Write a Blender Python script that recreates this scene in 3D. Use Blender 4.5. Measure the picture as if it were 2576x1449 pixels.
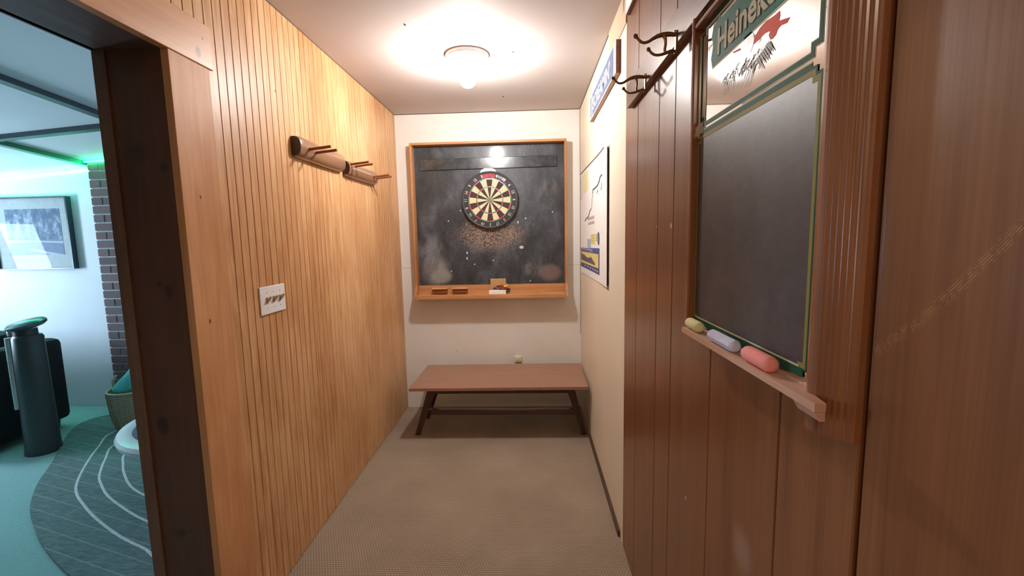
import bpy, bmesh, math, random
from mathutils import Vector, Matrix
random.seed(7)
for o in list(bpy.data.objects): bpy.data.objects.remove(o)
SC = bpy.context.scene
COL = SC.collection
PI = math.pi

# ------------------------------------------------------------------ camera
F, YAW, PIT, ROL, CH = 1125.74, -0.0422, -0.114, -0.0208, 1.429
_cy, _sy, _cp, _sp = math.cos(YAW), math.sin(YAW), math.cos(PIT), math.sin(PIT)
FW = Vector((_sy*_cp, _cy*_cp, _sp)); R0 = Vector((_cy, -_sy, 0)); U0 = R0.cross(FW)
RT = R0*math.cos(ROL) + U0*math.sin(ROL); UP = -R0*math.sin(ROL) + U0*math.cos(ROL)
cam = bpy.data.cameras.new('camera'); camo = bpy.data.objects.new('camera', cam); COL.objects.link(camo)
cam.sensor_width = 36; cam.lens = F/2576*36; cam.clip_start = 0.02
camo.matrix_world = Matrix(((RT.x, UP.x, -FW.x, 0), (RT.y, UP.y, -FW.y, 0), (RT.z, UP.z, -FW.z, CH), (0, 0, 0, 1)))
SC.camera = camo

# ------------------------------------------------------------------ world, lights, exposure
SC.view_settings.view_transform = 'Standard'; SC.view_settings.look = 'None'
SC.view_settings.gamma = 1; SC.view_settings.use_curve_mapping = False
SC.view_settings.exposure = 0.28
w = bpy.data.worlds.new('world'); SC.world = w; w.use_nodes = True
w.node_tree.nodes['Background'].inputs[0].default_value = (0.5, 0.6, 0.7, 1)
w.node_tree.nodes['Background'].inputs[1].default_value = 0.1
def area(name, loc, rot, sx, sy, power, col):
    l = bpy.data.lights.new(name, 'AREA'); l.shape = 'RECTANGLE'; l.size = sx; l.size_y = sy
    l.energy = power; l.color = col
    o = bpy.data.objects.new(name, l); COL.objects.link(o); o.location = loc; o.rotation_euler = rot
    return o
# daylight through the far room's window, in its left wall beyond the picture frame
area('window_daylight', (-5.52, 2.65, 1.42), (0, -PI/2-.30, 0), 1.1, 0.34, 82, (0.56, 0.78, 1.0))
# added fill light behind the camera, stands for no known lamp
area('fill_light', (-0.35, -1.0, 2.36), (0, 0, 0), 0.5, 0.5, 10, (1.0, 0.84, 0.64))
BULB = 600

# ------------------------------------------------------------------ helpers
CAM = Vector((0, 0, CH))
def at(ax, v, px, py):
    d = FW + RT*((px-1288)/F) - UP*((py-724.5)/F)
    t = (v - CAM[ax])/d[ax]
    return CAM + d*t
MATS = {}
class NT:
    def __init__(s, name):
        s.m = bpy.data.materials.new(name); s.m.use_nodes = True; s.t = s.m.node_tree
        s.b = s.t.nodes['Principled BSDF']
    def n(s, typ, **k):
        x = s.t.nodes.new(typ)
        for a, v in k.items(): setattr(x, a, v)
        return x
    def l(s, a, b): s.t.links.new(a, b)
    def pos(s, scale=(1, 1, 1), obj=False):
        if obj: o = s.n('ShaderNodeTexCoord').outputs['Object']
        else: o = s.n('ShaderNodeNewGeometry').outputs['Position']
        mp = s.n('ShaderNodeMapping'); mp.inputs['Scale'].default_value = scale
        s.l(o, mp.inputs[0]); return mp.outputs[0]
    def noise(s, vec, scale=1, detail=4, rough=.5, dist=0):
        x = s.n('ShaderNodeTexNoise'); x.inputs['Scale'].default_value = scale
        x.inputs['Detail'].default_value = detail; x.inputs['Roughness'].default_value = rough
        x.inputs['Distortion'].default_value = dist
        s.l(vec, x.inputs['Vector']); return x.outputs[0]
    def ramp(s, f, stops):
        r = s.n('ShaderNodeValToRGB'); e = r.color_ramp.elements
        while len(e) < len(stops): e.new(.5)
        for el, (p, c) in zip(e, stops): el.position = p; el.color = (*c, 1)
        s.l(f, r.inputs[0]); return r.outputs[0]
    def mix(s, f, a, b, mode='MIX'):
        x = s.n('ShaderNodeMix', data_type='RGBA', blend_type=mode)
        for i, v in ((0, f), (6, a), (7, b)):
            if hasattr(v, 'is_linked') or hasattr(v, 'links'): s.l(v, x.inputs[i])
            elif i == 0: x.inputs[0].default_value = v
            else: x.inputs[i].default_value = (*v, 1)
        return x.outputs[2]
    def math(s, op, a, b=0.0, c=0.0):
        x = s.n('ShaderNodeMath', operation=op)
        for i, v in enumerate((a, b, c)):
            if hasattr(v, 'links'): s.l(v, x.inputs[i])
            else: x.inputs[i].default_value = v
        return x.outputs[0]
    def blob(s, c, r, soft=.4):
        # mask: 1 inside an ellipsoid round c with radii r (world space), noisy soft edge
        p = s.n('ShaderNodeNewGeometry').outputs['Position']
        sub = s.n('ShaderNodeVectorMath', operation='SUBTRACT'); s.l(p, sub.inputs[0]); sub.inputs[1].default_value = c
        dv = s.n('ShaderNodeVectorMath', operation='DIVIDE'); s.l(sub.outputs[0], dv.inputs[0]); dv.inputs[1].default_value = r
        ln = s.n('ShaderNodeVectorMath', operation='LENGTH'); s.l(dv.outputs[0], ln.inputs[0])
        mr = s.n('ShaderNodeMapRange'); mr.interpolation_type = 'SMOOTHSTEP'
        s.l(ln.outputs['Value'], mr.inputs[0]); mr.inputs[1].default_value = 1-soft; mr.inputs[2].default_value = 1+soft
        mr.inputs[3].default_value = 1; mr.inputs[4].default_value = 0
        return mr.outputs[0]
    def col(s, c):
        if hasattr(c, 'links'): s.l(c, s.b.inputs['Base Color'])
        else: s.b.inputs['Base Color'].default_value = (*c, 1)
    def bump(s, h, st=.3, d=.002):
        b = s.n('ShaderNodeBump'); b.inputs['Strength'].default_value = st; b.inputs['Distance'].default_value = d
        s.l(h, b.inputs['Height']); s.l(b.outputs[0], s.b.inputs['Normal'])
    def done(s, rough=.6, metal=0, spec=None, coat=0):
        s.b.inputs['Roughness'].default_value = rough; s.b.inputs['Metallic'].default_value = metal
        if spec is not None: s.b.inputs['Specular IOR Level'].default_value = spec
        if coat: s.b.inputs['Coat Weight'].default_value = coat; s.b.inputs['Coat Roughness'].default_value = .15
        return s.m
def plain(name, c, rough=.6, metal=0, var=.06, vs=30, bump=0, spec=None):
    if name in MATS: return MATS[name]
    n = NT(name); v = n.noise(n.pos(), vs, 3)
    d = tuple(x*(1-var) for x in c); e = tuple(min(1, x*(1+var)) for x in c)
    n.col(n.ramp(v, [(.3, d), (.7, e)]))
    if bump: n.bump(v, bump)
    MATS[name] = n.done(rough, metal, spec); return MATS[name]
def emit(name, c, st):
    n = NT(name); n.col((0, 0, 0)); n.b.inputs['Emission Color'].default_value = (*c, 1)
    n.b.inputs['Emission Strength'].default_value = st; return n.done(.5)
def wood(name, light, dark, axis=2, rough=.45, fine=90, contrast=(.35, .68), knots=(), coat=0, bump=.12, figure=1.0, spec=None):
    if name in MATS: return MATS[name]
    n = NT(name)
    sc = [11.0]*3; sc[axis] = 1.1
    a = n.noise(n.pos(tuple(sc)), 1.6*figure, 5, .6, 1.6)
    sf = [float(fine)]*3; sf[axis] = 2.2
    b = n.noise(n.pos(tuple(sf)), 1, 4, .6)
    f = n.math('ADD', n.math('MULTIPLY', a, .62), n.math('MULTIPLY', b, .38))
    big = n.noise(n.pos((1.6, 1.6, .8)), 1.3, 4, .55)
    mid = tuple((x+y)/2 for x, y in zip(light, dark))
    c = n.ramp(f, [(contrast[0], dark), ((contrast[0]+contrast[1])/2, mid), (contrast[1], light)])
    if axis == 2: c = n.mix(1.0, c, n.ramp(big, [(.36, (.76, .66, .58)), (.6, (1, 1, 1))]), 'MULTIPLY')
    for kc, kr, kcol in knots:
        c = n.mix(n.blob(kc, kr), c, kcol)
    n.col(c); n.bump(b, bump, .001)
    MATS[name] = n.done(rough, 0, spec, coat); return MATS[name]

def tag(o, label=None, cat=None, group=None, kind=None):
    if label: o['label'] = label
    if cat: o['category'] = cat
    if group: o['group'] = group
    if kind: o['kind'] = kind
    return o
def thing(name, loc, label=None, cat=None, group=None, kind=None):
    o = bpy.data.objects.new(name, None); o.empty_display_size = .05; COL.objects.link(o); o.location = loc
    return tag(o, label, cat, group, kind)
def wloc(o):
    v = Vector((0, 0, 0))
    while o is not None: v = v + o.location; o = o.parent
    return v
class MB:
    """collects shapes in world coordinates, links them as one mesh object"""
    def __init__(s): s.bm = bmesh.new()
    def box(s, x0, x1, y0, y1, z0, z1, bev=0):
        vs = [s.bm.verts.new((x, y, z)) for x in (x0, x1) for y in (y0, y1) for z in (z0, z1)]
        fs = [s.bm.faces.new([vs[i] for i in q]) for q in ((0, 1, 3, 2), (4, 6, 7, 5), (0, 4, 5, 1), (2, 3, 7, 6), (0, 2, 6, 4), (1, 5, 7, 3))]
        if bev:
            es = list({e for f in fs for e in f.edges})
            bmesh.ops.bevel(s.bm, geom=es, offset=bev, segments=2, affect='EDGES', profile=.5)
        return s
    def obox(s, c, ax, ay, az, hx, hy, hz, bev=0):
        ax, ay, az = Vector(ax).normalized(), Vector(ay).normalized(), Vector(az).normalized(); c = Vector(c)
        vs = [s.bm.verts.new(c+ax*i*hx+ay*j*hy+az*k*hz) for i in (-1, 1) for j in (-1, 1) for k in (-1, 1)]
        fs = [s.bm.faces.new([vs[i] for i in q]) for q in ((0, 1, 3, 2), (4, 6, 7, 5), (0, 4, 5, 1), (2, 3, 7, 6), (0, 2, 6, 4), (1, 5, 7, 3))]
        if bev:
            bmesh.ops.bevel(s.bm, geom=list({e for f in fs for e in f.edges}), offset=bev, segments=2, affect='EDGES')
        return s
    def lathe(s, c, prof, n=32, axis=(0, 0, 1), cap=False):
        c = Vector(c); A = Vector(axis).normalized()
        X = A.orthogonal().normalized(); Y = A.cross(X)
        rings = []
        for r, h in prof:
            if r < 1e-5: rings.append([s.bm.verts.new(c+A*h)])
            else: rings.append([s.bm.verts.new(c+A*h+X*r*math.cos(2*PI*i/n)+Y*r*math.sin(2*PI*i/n)) for i in range(n)])
        for a, b in zip(rings, rings[1:]):
            for i in range(n):
                j = (i+1) % n
                if len(a) == 1 and len(b) == 1: continue
                if len(a) == 1: s.bm.faces.new((a[0], b[j], b[i]))
                elif len(b) == 1: s.bm.faces.new((a[i], a[j], b[0]))
                else: s.bm.faces.new((a[i], a[j], b[j], b[i]))
        if cap:
            for r in (rings[0], rings[-1]):
                if len(r) > 2: s.bm.faces.new(r)
        return s
    def tube(s, pts, rad, n=10, closed=False, flat=1.0, flatdir=None):
        pts = [Vector(p) for p in pts]; N = len(pts)
        if not hasattr(rad, '__len__'): rad = [rad]*N
        prev = None; rings = []
        for i, p in enumerate(pts):
            a = pts[(i-1) % N] if (closed or i > 0) else p; b = pts[(i+1) % N] if (closed or i < N-1) else p
            t = (b-a).normalized()
            if prev is None: x = flatdir.cross(t).normalized() if flatdir else t.orthogonal().normalized()
            else: x = (prev - t*prev.dot(t)).normalized()
            prev = x; y = t.cross(x)
            rings.append([s.bm.verts.new(p+(x*math.cos(2*PI*k/n)+y*flat*math.sin(2*PI*k/n))*rad[i]) for k in range(n)])
        pairs = list(zip(rings, rings[1:])) + ([(rings[-1], rings[0])] if closed else [])
        for a, b in pairs:
            for k in range(n):
                j = (k+1) % n; s.bm.faces.new((a[k], a[j], b[j], b[k]))
        if not closed:
            s.bm.faces.new(list(reversed(rings[0]))); s.bm.faces.new(rings[-1])
        return s
    def prism(s, poly, fn, d0, d1):
        """poly: 2D list, fn(u,v,d)->world; extruded from d0 to d1"""
        a = [s.bm.verts.new(fn(u, v, d0)) for u, v in poly]; b = [s.bm.verts.new(fn(u, v, d1)) for u, v in poly]
        s.bm.faces.new(a); s.bm.faces.new(list(reversed(b)))
        for i in range(len(poly)):
            j = (i+1) % len(poly); s.bm.faces.new((a[j], a[i], b[i], b[j]))
        return s
    def sweep(s, prof, y0, y1, fn, n=1):
        """closed profile (a,b) swept along third coord"""
        rs = []
        for i in range(n+1):
            t = y0+(y1-y0)*i/n; rs.append([s.bm.verts.new(fn(a, b, t)) for a, b in prof])
        for p, q in zip(rs, rs[1:]):
            for k in range(len(prof)):
                j = (k+1) % len(prof); s.bm.faces.new((p[k], p[j], q[j], q[k]))
        s.bm.faces.new(rs[0]); s.bm.faces.new(list(reversed(rs[-1])))
        return s
    def build(s, name, mat, parent=None, smooth=False, **k):
        bmesh.ops.recalc_face_normals(s.bm, faces=s.bm.faces)
        off = wloc(parent) if parent is not None else Vector((0, 0, 0))
        if parent is None:
            # origin at the base of the thing
            xs = [v.co for v in s.bm.verts]
            off = Vector((sum(v.x for v in xs)/len(xs), sum(v.y for v in xs)/len(xs), min(v.z for v in xs)))
        for v in s.bm.verts: v.co -= off
        me = bpy.data.meshes.new(name); s.bm.to_mesh(me); s.bm.free()
        if smooth:
            for p in me.polygons: p.use_smooth = True
            try: me.set_sharp_from_angle(angle=math.radians(38))
            except Exception: pass
        me.materials.append(mat)
        o = bpy.data.objects.new(name, me); COL.objects.link(o)
        if parent is not None: o.parent = parent
        else: o.location = off
        return tag(o, **k)
def text_mb(body, size, origin, ux, uy, nrm, depth=.001, bold=.0, align='LEFT', sx=1.0):
    """lettering as mesh: ux = reading direction, uy = up, nrm = out of the surface"""
    cu = bpy.data.curves.new('t', 'FONT'); cu.body = body; cu.size = size; cu.extrude = depth/2; cu.offset = bold
    cu.align_x = align; cu.resolution_u = 3
    ob = bpy.data.objects.new('t', cu); COL.objects.link(ob)
    dg = bpy.context.evaluated_depsgraph_get(); me = bpy.data.meshes.new_from_object(ob.evaluated_get(dg))
    bpy.data.objects.remove(ob)
    m = MB(); m.bm.from_mesh(me); bpy.data.meshes.remove(me)
    ux, uy, nrm, origin = map(Vector, (ux, uy, nrm, origin))
    for v in m.bm.verts: v.co = origin + ux*v.co.x*sx + uy*v.co.y + nrm*(v.co.z)
    return m
def struct(m, name, mat, parent=None, **k):
    if parent is None: k['kind'] = 'structure'
    return m.build(name, mat, parent, **k)

# ------------------------------------------------------------------ dimensions
XL, XR, D, H = -1.0635, 0.4068, 3.652, 2.412
XF = -1.275                    # far room side of the left wall
YJ, ZH = 1.353, 2.005          # door jamb face, head height
YB = -1.6                      # wall behind the camera

# ------------------------------------------------------------------ materials
M = {}
n = NT('white_back_wall'); v = n.noise(n.pos(), 3, 5)
n.col(n.ramp(v, [(.3, (.80, .775, .73)), (.7, (.86, .84, .80))])); M['backwall'] = n.done(.7)
n = NT('cream_right_wall'); v = n.noise(n.pos(), 2.2, 5); g = n.noise(n.pos(), 160, 2)
n.col(n.ramp(v, [(.3, (.79, .71, .565)), (.7, (.83, .76, .62))])); n.bump(g, .05); M['cream'] = n.done(.55)
n = NT('beige_ceiling'); v = n.noise(n.pos(), 1.3, 4)
c = n.ramp(v, [(.3, (.52, .445, .42)), (.7, (.57, .50, .475))])
for q in ((1200, 108), (1291, 131), (1266, 243), (1018, 62)):
    p = at(2, H, *q); c = n.mix(n.blob(p, (.006, .012, .02), .2), c, (.05, .03, .02))
n.col(c); M['ceil'] = n.done(.75)
# carpet : looped dots in rows
n = NT('brown_looped_carpet')
p = n.pos((1/.0125, 1/.0125, 1)); sep = n.n('ShaderNodeSeparateXYZ'); n.l(p, sep.inputs[0])
row = n.math('FLOOR', sep.outputs[1]); sh = n.math('MULTIPLY', n.math('MODULO', row, 2.0), .5)
fx = n.math('SUBTRACT', n.math('FRACT', n.math('ADD', sep.outputs[0], sh)), .5); fy = n.math('SUBTRACT', n.math('FRACT', sep.outputs[1]), .5)
dd = n.math('SQRT', n.math('ADD', n.math('MULTIPLY', fx, fx), n.math('MULTIPLY', fy, fy)))
dot = n.ramp(dd, [(.12, (1, 1, 1)), (.42, (0, 0, 0))])
big = n.noise(n.pos(), 2.5, 3); tone = n.ramp(big, [(.3, (.235, .185, .135)), (.7, (.30, .240, .178))])
tone2 = n.ramp(big, [(.3, (.44, .345, .265)), (.7, (.54, .42, .325))])
n.col(n.mix(dot, tone, tone2)); n.bump(dot, .5, .003); M['carpet'] = n.done(.95)
n = NT('pale_far_carpet'); v = n.noise(n.pos(), 90, 4); b = n.noise(n.pos(), 2, 3)
n.col(n.mix(b, n.ramp(v, [(.3, (.20, .36, .34)), (.7, (.34, .52, .50))]), (.29, .46, .44))); n.bump(v, .5, .004); M['farcarpet'] = n.done(.95)
M['farwall'] = plain('far_room_white_paint', (.78, .78, .80), .7, 0, .03, 3)
M['farceil'] = plain('far_room_ceiling_paint', (.84, .86, .88), .75, 0, .04, 2)
M['beam'] = plain('dark_grey_batten', (.07, .085, .10), .5)
M['pine'] = wood('varnished_grooved_pine', (.80, .505, .265), (.54, .265, .105), 2, .42, 130, (.35, .62), spec=.4, figure=1.3,
                 knots=[(at(0, XL, 692, 229), (.02, .005, .006), (.25, .1, .04))])
M['groove'] = plain('dark_groove_stain', (.17, .075, .028), .7)  # darker brown stain of the backing between the boards
kn = [(at(0, XL, *q), r, (.12, .055, .03)) for q, r in [((494, 131), (.03, .011, .016)), ((503, 496), (.03, .004, .006)), ((527, 808), (.03, .004, .008)),
      ((505, 97), (.03, .003, .005))]]
M['casing'] = wood('pale_pine_casing', (.77, .43, .22), (.60, .28, .11), 2, .5, 70, (.3, .7), knots=kn, spec=.3)
kj = [(at(1, YJ, *q), r, (.062, .026, .016)) for q, r in [((425, 735), (.012, .03, .022)), ((400, 715), (.008, .03, .012)), ((410, 1070), (.02, .03, .03)), ((345, 840), (.01, .03, .012)),
      ((455, 1340), (.02, .03, .014)), ((345, 385), (.03, .03, .03)), ((412, 420), (.012, .03, .016)), ((300, 341), (.004, .03, .006))]]
M['jamb'] = wood('dark_stained_jamb', (.155, .068, .036), (.105, .042, .022), 2, .5, 60, (.3, .7), knots=kj)
M['headjamb'] = wood('dark_stained_head', (.16, .09, .055), (.09, .045, .028), 1, .5, 60)
M['oak'] = wood('orange_pine_frame', (.64, .33, .14), (.44, .19, .07), 0, .45, 60)
M['oakv'] = wood('orange_pine_frame_upright', (.64, .33, .14), (.44, .19, .07), 2, .45, 60)
n = NT('dark_wood_panelling')
a = n.noise(n.pos((9, 9, .7)), 1.5, 5, .6, 1); b = n.noise(n.pos((160, 160, 2.5)), 1, 4)
f = n.math('ADD', n.math('MULTIPLY', a, .6), n.math('MULTIPLY', b, .4))
c = n.ramp(f, [(.33, (.155, .055, .020)), (.66, (.27, .108, .040))])
p0, p1 = at(0, XR, 2190, 890), at(0, XR, 2576, 560)
# scratch arc on the nearest plank and chalky smudge low down
pos = n.n('ShaderNodeNewGeometry').outputs['Position']; sp = n.n('ShaderNodeSeparateXYZ'); n.l(pos, sp.inputs[0])
yy, zz = sp.outputs[1], sp.outputs[2]
t = n.math('SUBTRACT', yy, p0.y)
arc = n.math('ADD', n.math('MULTIPLY', t, (p1.z-p0.z)/(p1.y-p0.y)), p0.z)
sag = n.math('MULTIPLY', n.math('MULTIPLY', t, n.math('SUBTRACT', yy, p1.y)), 1.6)
dz = n.math('SUBTRACT', zz, n.math('ADD', arc, sag))
scr = n.noise(n.pos((2, 14, 14)), 14, 4)
band = n.math('MULTIPLY', n.ramp(n.math('ABSOLUTE', dz), [(.004, (1, 1, 1)), (.011, (0, 0, 0))]), n.ramp(n.math('FRACT', n.math('MULTIPLY', dz, 260)), [(.55, (0, 0, 0)), (.8, (1, 1, 1))]))
lim = n.math('LESS_THAN', yy, .536)
c = n.mix(n.math('MULTIPLY', n.math('MULTIPLY', n.math('MULTIPLY', band, lim), n.ramp(scr, [(.4, (0, 0, 0)), (.6, (1, 1, 1))])), .75), c, (.52, .30, .11))
sm = at(0, XR, 1865, 1385); c = n.mix(n.math('MULTIPLY', n.blob(sm, (.03, .035, .04), .6), .28), c, (.5, .4, .36))
for q, r in (((1688, 568), .006), ((1725, 1252), .004), ((1652, 570), .003)):
    c = n.mix(n.blob(at(0, XR, *q), (.02, r, r*1.3), .3), c, (.75, .6, .55))
n.col(c); n.bump(b, .12, .001); M['panel'] = n.done(.34, coat=.15)
M['gap'] = plain('black_gap', (.015, .010, .008), .8)
M['stile'] = wood('dark_mirror_frame', (.37, .145, .062), (.20, .07, .028), 2, .26, 70, (.3, .7), coat=.5,
                  knots=[(at(0, .395, 2136, 176), (.03, .004, .004), (.02, .015, .01))])
M['stileh'] = wood('dark_mirror_frame_rail', (.30, .10, .038), (.17, .05, .02), 1, .28, 70, (.3, .7), coat=.5)
M['sill'] = wood('pinkish_wood_sill', (.74, .46, .34), (.58, .32, .22), 1, .4, 60)
M['bench'] = wood('reddish_bench_top', (.37, .19, .125), (.30, .15, .095), 0, .38, 60, coat=.2)
M['benchleg'] = wood('dark_bench_leg', (.085, .035, .028), (.05, .02, .016), 2, .3, 60)
M['rack'] = wood('dark_coat_rack', (.22, .10, .06), (.12, .05, .035), 1, .22, 60, coat=.6)
M['log'] = wood('half_log_brown', (.34, .17, .085), (.22, .10, .05), 1, .28, 70, coat=.5)
M['bark'] = plain('dark_bark_end', (.055, .03, .025), .5)
M['peg'] = wood('reddish_peg', (.33, .11, .04), (.2, .06, .025), 0, .4, 60)
M['brass'] = plain('aged_brass', (.27, .165, .085), .35, .8)
M['white'] = plain('white_plastic', (.80, .78, .80), .35, 0, .02)
M['whitep'] = plain('white_paper', (.86, .86, .86), .6, 0, .02)
M['black'] = plain('black_rubber', (.02, .021, .024), .5)
M['steel'] = plain('bright_steel', (.7, .7, .72), .2, 1)
M['mirror'] = plain('silvered_glass', (.90, .90, .88), .03, 1, .005)
M['green'] = plain('dark_green_print', (.018, .085, .045), .6, 0, .05, 30, 0, .12)
M['green2'] = plain('mid_green_band', (.010, .13, .075), .6, 0, .05, 30, 0, .12)
M['gold'] = plain('cream_gold_line', (.62, .55, .36), .6, 0, .05, 30, 0, .12)
M['olive'] = plain('olive_gold_strip', (.30, .24, .07), .6, 0, .05, 30, 0, .12)
M['tan'] = plain('tan_lettering', (.52, .46, .30), .6, 0, .05, 30, 0, .12)
M['darkline'] = plain('dark_outline', (.05, .06, .035), .6, 0, .05, 30, 0, .12)
M['red'] = plain('red_ribbon_print', (.80, .085, .045), .6, 0, .05, 30, 0, .12)
M['grey'] = plain('grey_etched_print', (.42, .38, .33), .6, 0, .3, 80)
M['greyl'] = plain('light_etched_print', (.55, .52, .47), .4, 0, .3, 80)

# ------------------------------------------------------------------ the setting
def quadstruct(name, mat, x0, x1, y0, y1, z0, z1): return struct(MB().box(x0, x1, y0, y1, z0, z1), name, mat)
quadstruct('floor', M['carpet'], XF, XR+.1, YB-.1, D+.1, -.06, 0)
quadstruct('floor.001', M['farcarpet'], -5.6, XF, YB-.1, 3.9, -.06, -.002)
quadstruct('ceiling', M['ceil'], XL-.10, XR+.1, YB-.1, D+.1, H, H+.08)
wb = quadstruct('wall_back', M['backwall'], XL-.21, XR+.1, D, D+.1, 0, H)
quadstruct('wall_front', M['cream'], XL-.21, XR+.1, YB-.1, YB, 0, H)
quadstruct('wall_right', M['cream'], XR, XR+.1, 1.945, D, 0, H)
# thin dark lines where the walls meet
M['cornerline'] = plain('dark_joint', (.10, .06, .035), .8)
struct(MB().box(XL, XR, D-.003, D, H-.004, H).box(XR-.003, XR, 1.95, D, H-.004, H).box(XR-.003, XR, D-.003, D, .62, H-.01), 'trim_1', M['cornerline'])
struct(MB().box(XR-.012, XR, 2.0, 3.05, 0, .03), 'baseboard_right', plain('dark_brown_baseboard', (.085, .045, .025), .5))
struct(MB().box(XR-.004, XR+.002, 1.945, 2.347, 2.282, H), 'trim_2', plain('beige_strip', (.52, .40, .27), .6))  # slightly proud beige strip on the upper right wall
# hairline joint in the back wall sheet
struct(MB().box(XL, -.935, D-.0012, D, 1.19, 1.192).box(.30, XR, D-.0012, D, 1.19, 1.192), 'trim_3', plain('wall_sheet_joint', (.45, .40, .34), .8))

# left wall: backing and grooved pine boards
wl = thing('wall_left', (XL, 1.53, 0), kind='structure')
struct(MB().box(XF+.004, XL-.009, 1.36, D, 0, H).box(XF+.004, XL-.009, .2, 1.36, ZH+.03, H).box(XF+.004, XL-.009, YB, .2, 0, H), 'backing', M['groove'], wl)
pitch = .0456; ys = []; y = 1.525
while y < D-.01: ys.append((y, min(y+pitch, D))); y += pitch
hw = pitch/2-.0013
def board_mesh(half, z0, z1):
    m = MB(); pr = [(-.010, -half-.0005), (-.0012, -half), (0, -half+.0014), (0, half-.0014), (-.0012, half), (-.010, half+.0005)]
    m.sweep(pr, z0, z1, lambda a, b, t: Vector((a, b, t)))
    me = bpy.data.meshes.new('board'); bmesh.ops.recalc_face_normals(m.bm, faces=m.bm.faces); m.bm.to_mesh(me); m.bm.free(); me.materials.append(M['pine']); return me
bme = board_mesh(hw, 0.004, H); bme2 = board_mesh(hw, ZH+.14, H)
for a, b in ys:
    o = bpy.data.objects.new('board', bme); COL.objects.link(o); o.parent = wl; o.location = (0, (a+b)/2-1.53, 0)
y = 1.525-pitch
while y > YB-.02:
    if y < .08: me = bme
    else: me = bme2
    o = bpy.data.objects.new('board', me); COL.objects.link(o); o.parent = wl; o.location = (0, y+pitch/2-1.53, 0); y -= pitch

# doorway: jambs, head, casings
dr = thing('door_1', (XL, YJ, 0), kind='structure')
struct(MB().box(-1.253, XL-.022, YJ, YJ+.02, 0, ZH), 'jamb', M['jamb'], dr)
struct(MB().box(-1.290, -1.252, YJ-.006, YJ+.10, 0, ZH+.0), 'stop_bead', wood('mid_brown_bead', (.26, .14, .08), (.16, .08, .045), 2, .5, 60), dr)
struct(MB().box(XF, XL-.022, .22, .24, 0, ZH), 'jamb', M['jamb'], dr)
struct(MB().box(-1.290, XL-.022, .22, YJ+.02, ZH, ZH+.02), 'head_jamb', M['headjamb'], dr)
struct(MB().box(XL-.022, XL+.002, YJ, 1.526, 0, ZH, .002), 'casing', M['casing'], dr)
struct(MB().box(XL-.022, XL+.002, .06, .24, 0, ZH, .002), 'casing', M['casing'], dr)
struct(MB().box(XL-.022, XL+.006, .03, 1.543, ZH, 2.143, .002), 'header_casing', wood('header_pine', (.70, .36, .17), (.56, .25, .10), 1, .42, 70, (.3, .7), knots=kn, coat=.2), dr)
struct(MB().box(XF-.022, XF-.0, YJ+.0, YJ+.15, 0, ZH).box(XF-.022, XF, .05, .24, 0, ZH).box(XF-.022, XF, .03, 1.54, ZH, 2.14), 'far_casing', M['jamb'], dr)

# near right wall: dark vertical planks
wr = thing('wall_near_right', (XR, 1.0, 0), kind='structure')
struct(MB().box(XR+.008, XR+.1, YB, 1.945, 0, H), 'backing', M['gap'], wr)
edges = [1.945, 1.733, 1.457, 1.300, 1.012, .727, .546, .16, -.05, -.32, -.45, -.72, -.9, -1.2, -1.6]
for i, (a, b) in enumerate(zip(edges, edges[1:])):
    g1 = .0045 if abs(a-.546) < 1e-6 else .0017; g0 = .0045 if abs(b-.546) < 1e-6 else .0017
    if i == 0: g1 = .0
    m = MB(); lo, hi = b+g0, a-g1
    m.sweep([(XR+.010, lo), (XR+.002, lo), (XR, lo+.002), (XR, hi-.002), (XR+.002, hi), (XR+.010, hi)], 0, H, lambda u, v, t: Vector((u, v, t)))
    m.build('plank', M['panel'], wr)
# ceiling edge joint over the boards
struct(MB().box(XL, XL+.002, 1.5, D, H-.003, H), 'trim_4', M['cornerline'])

# ------------------------------------------------------------------ ceiling lamp
LC = Vector((-.325, 2.54, H))
lamp = thing('ceiling_lamp', LC-Vector((0, 0, .171)), 'small round white ceiling lamp glowing brightly above the carpet', 'lamp')
MB().lathe(LC, [(0, 0), (.116, 0), (.118, -.010), (.112, -.022), (.092, -.030), (.060, -.036), (.040, -.050), (.030, -.058), (0, -.058)], 48).build(
    'fixture', plain('white_porcelain', (.72, .66, .64), .3, 0, .02), lamp, smooth=True)
MB().lathe(LC, [(0, -.058), (.022, -.058), (.022, -.092), (0, -.092)], 20).build('socket', M['white'], lamp, smooth=True)
MB().lathe(LC, [(.018, -.090), (.024, -.100), (.036, -.116), (.0415, -.134), (.038, -.152), (.024, -.166), (0, -.171)], 24).build('bulb', emit('lamp_glow', (1.0, .975, .945), BULB), lamp, smooth=True)

# ------------------------------------------------------------------ backboard with frame and tray
bb = thing('chalkboard_backboard', (-.316, D, .95), 'large black scuffed board in an orange wood frame with tray on the white end wall', 'backboard')
n = NT('scuffed_black_board')
a = n.noise(n.pos((1.4, 1, .8)), 5, 8, .68, .3); b = n.noise(n.pos((1, 1, 1)), 40, 4); c2 = n.noise(n.pos(), 120, 3)
c = n.ramp(a, [(.33, (.016, .019, .023)), (.5, (.038, .045, .055)), (.68, (.095, .105, .125))])
def msk(p, r, s=.5, k=1.0): return n.math('MULTIPLY', n.blob(p, r, s), k)
def on3(q): return at(1, D-.022, *q)
nz = n.ramp(n.noise(n.pos(), 75, 5, .75, .4), [(.46, (0, 0, 0)), (.54, (1, 1, 1))])
nz2 = n.ramp(a, [(.40, (0, 0, 0)), (.55, (1, 1, 1))])
c = n.mix(n.math('MULTIPLY', msk(on3((1095, 680)), (.10, .1, .11), .5, .75), n.math('ADD', n.math('MULTIPLY', nz2, .5), .45)), c, (.28, .28, .27))
c = n.mix(msk(on3((1110, 695)), (.085, .1, .055), .3, .8), c, (.25, .255, .25))
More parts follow.
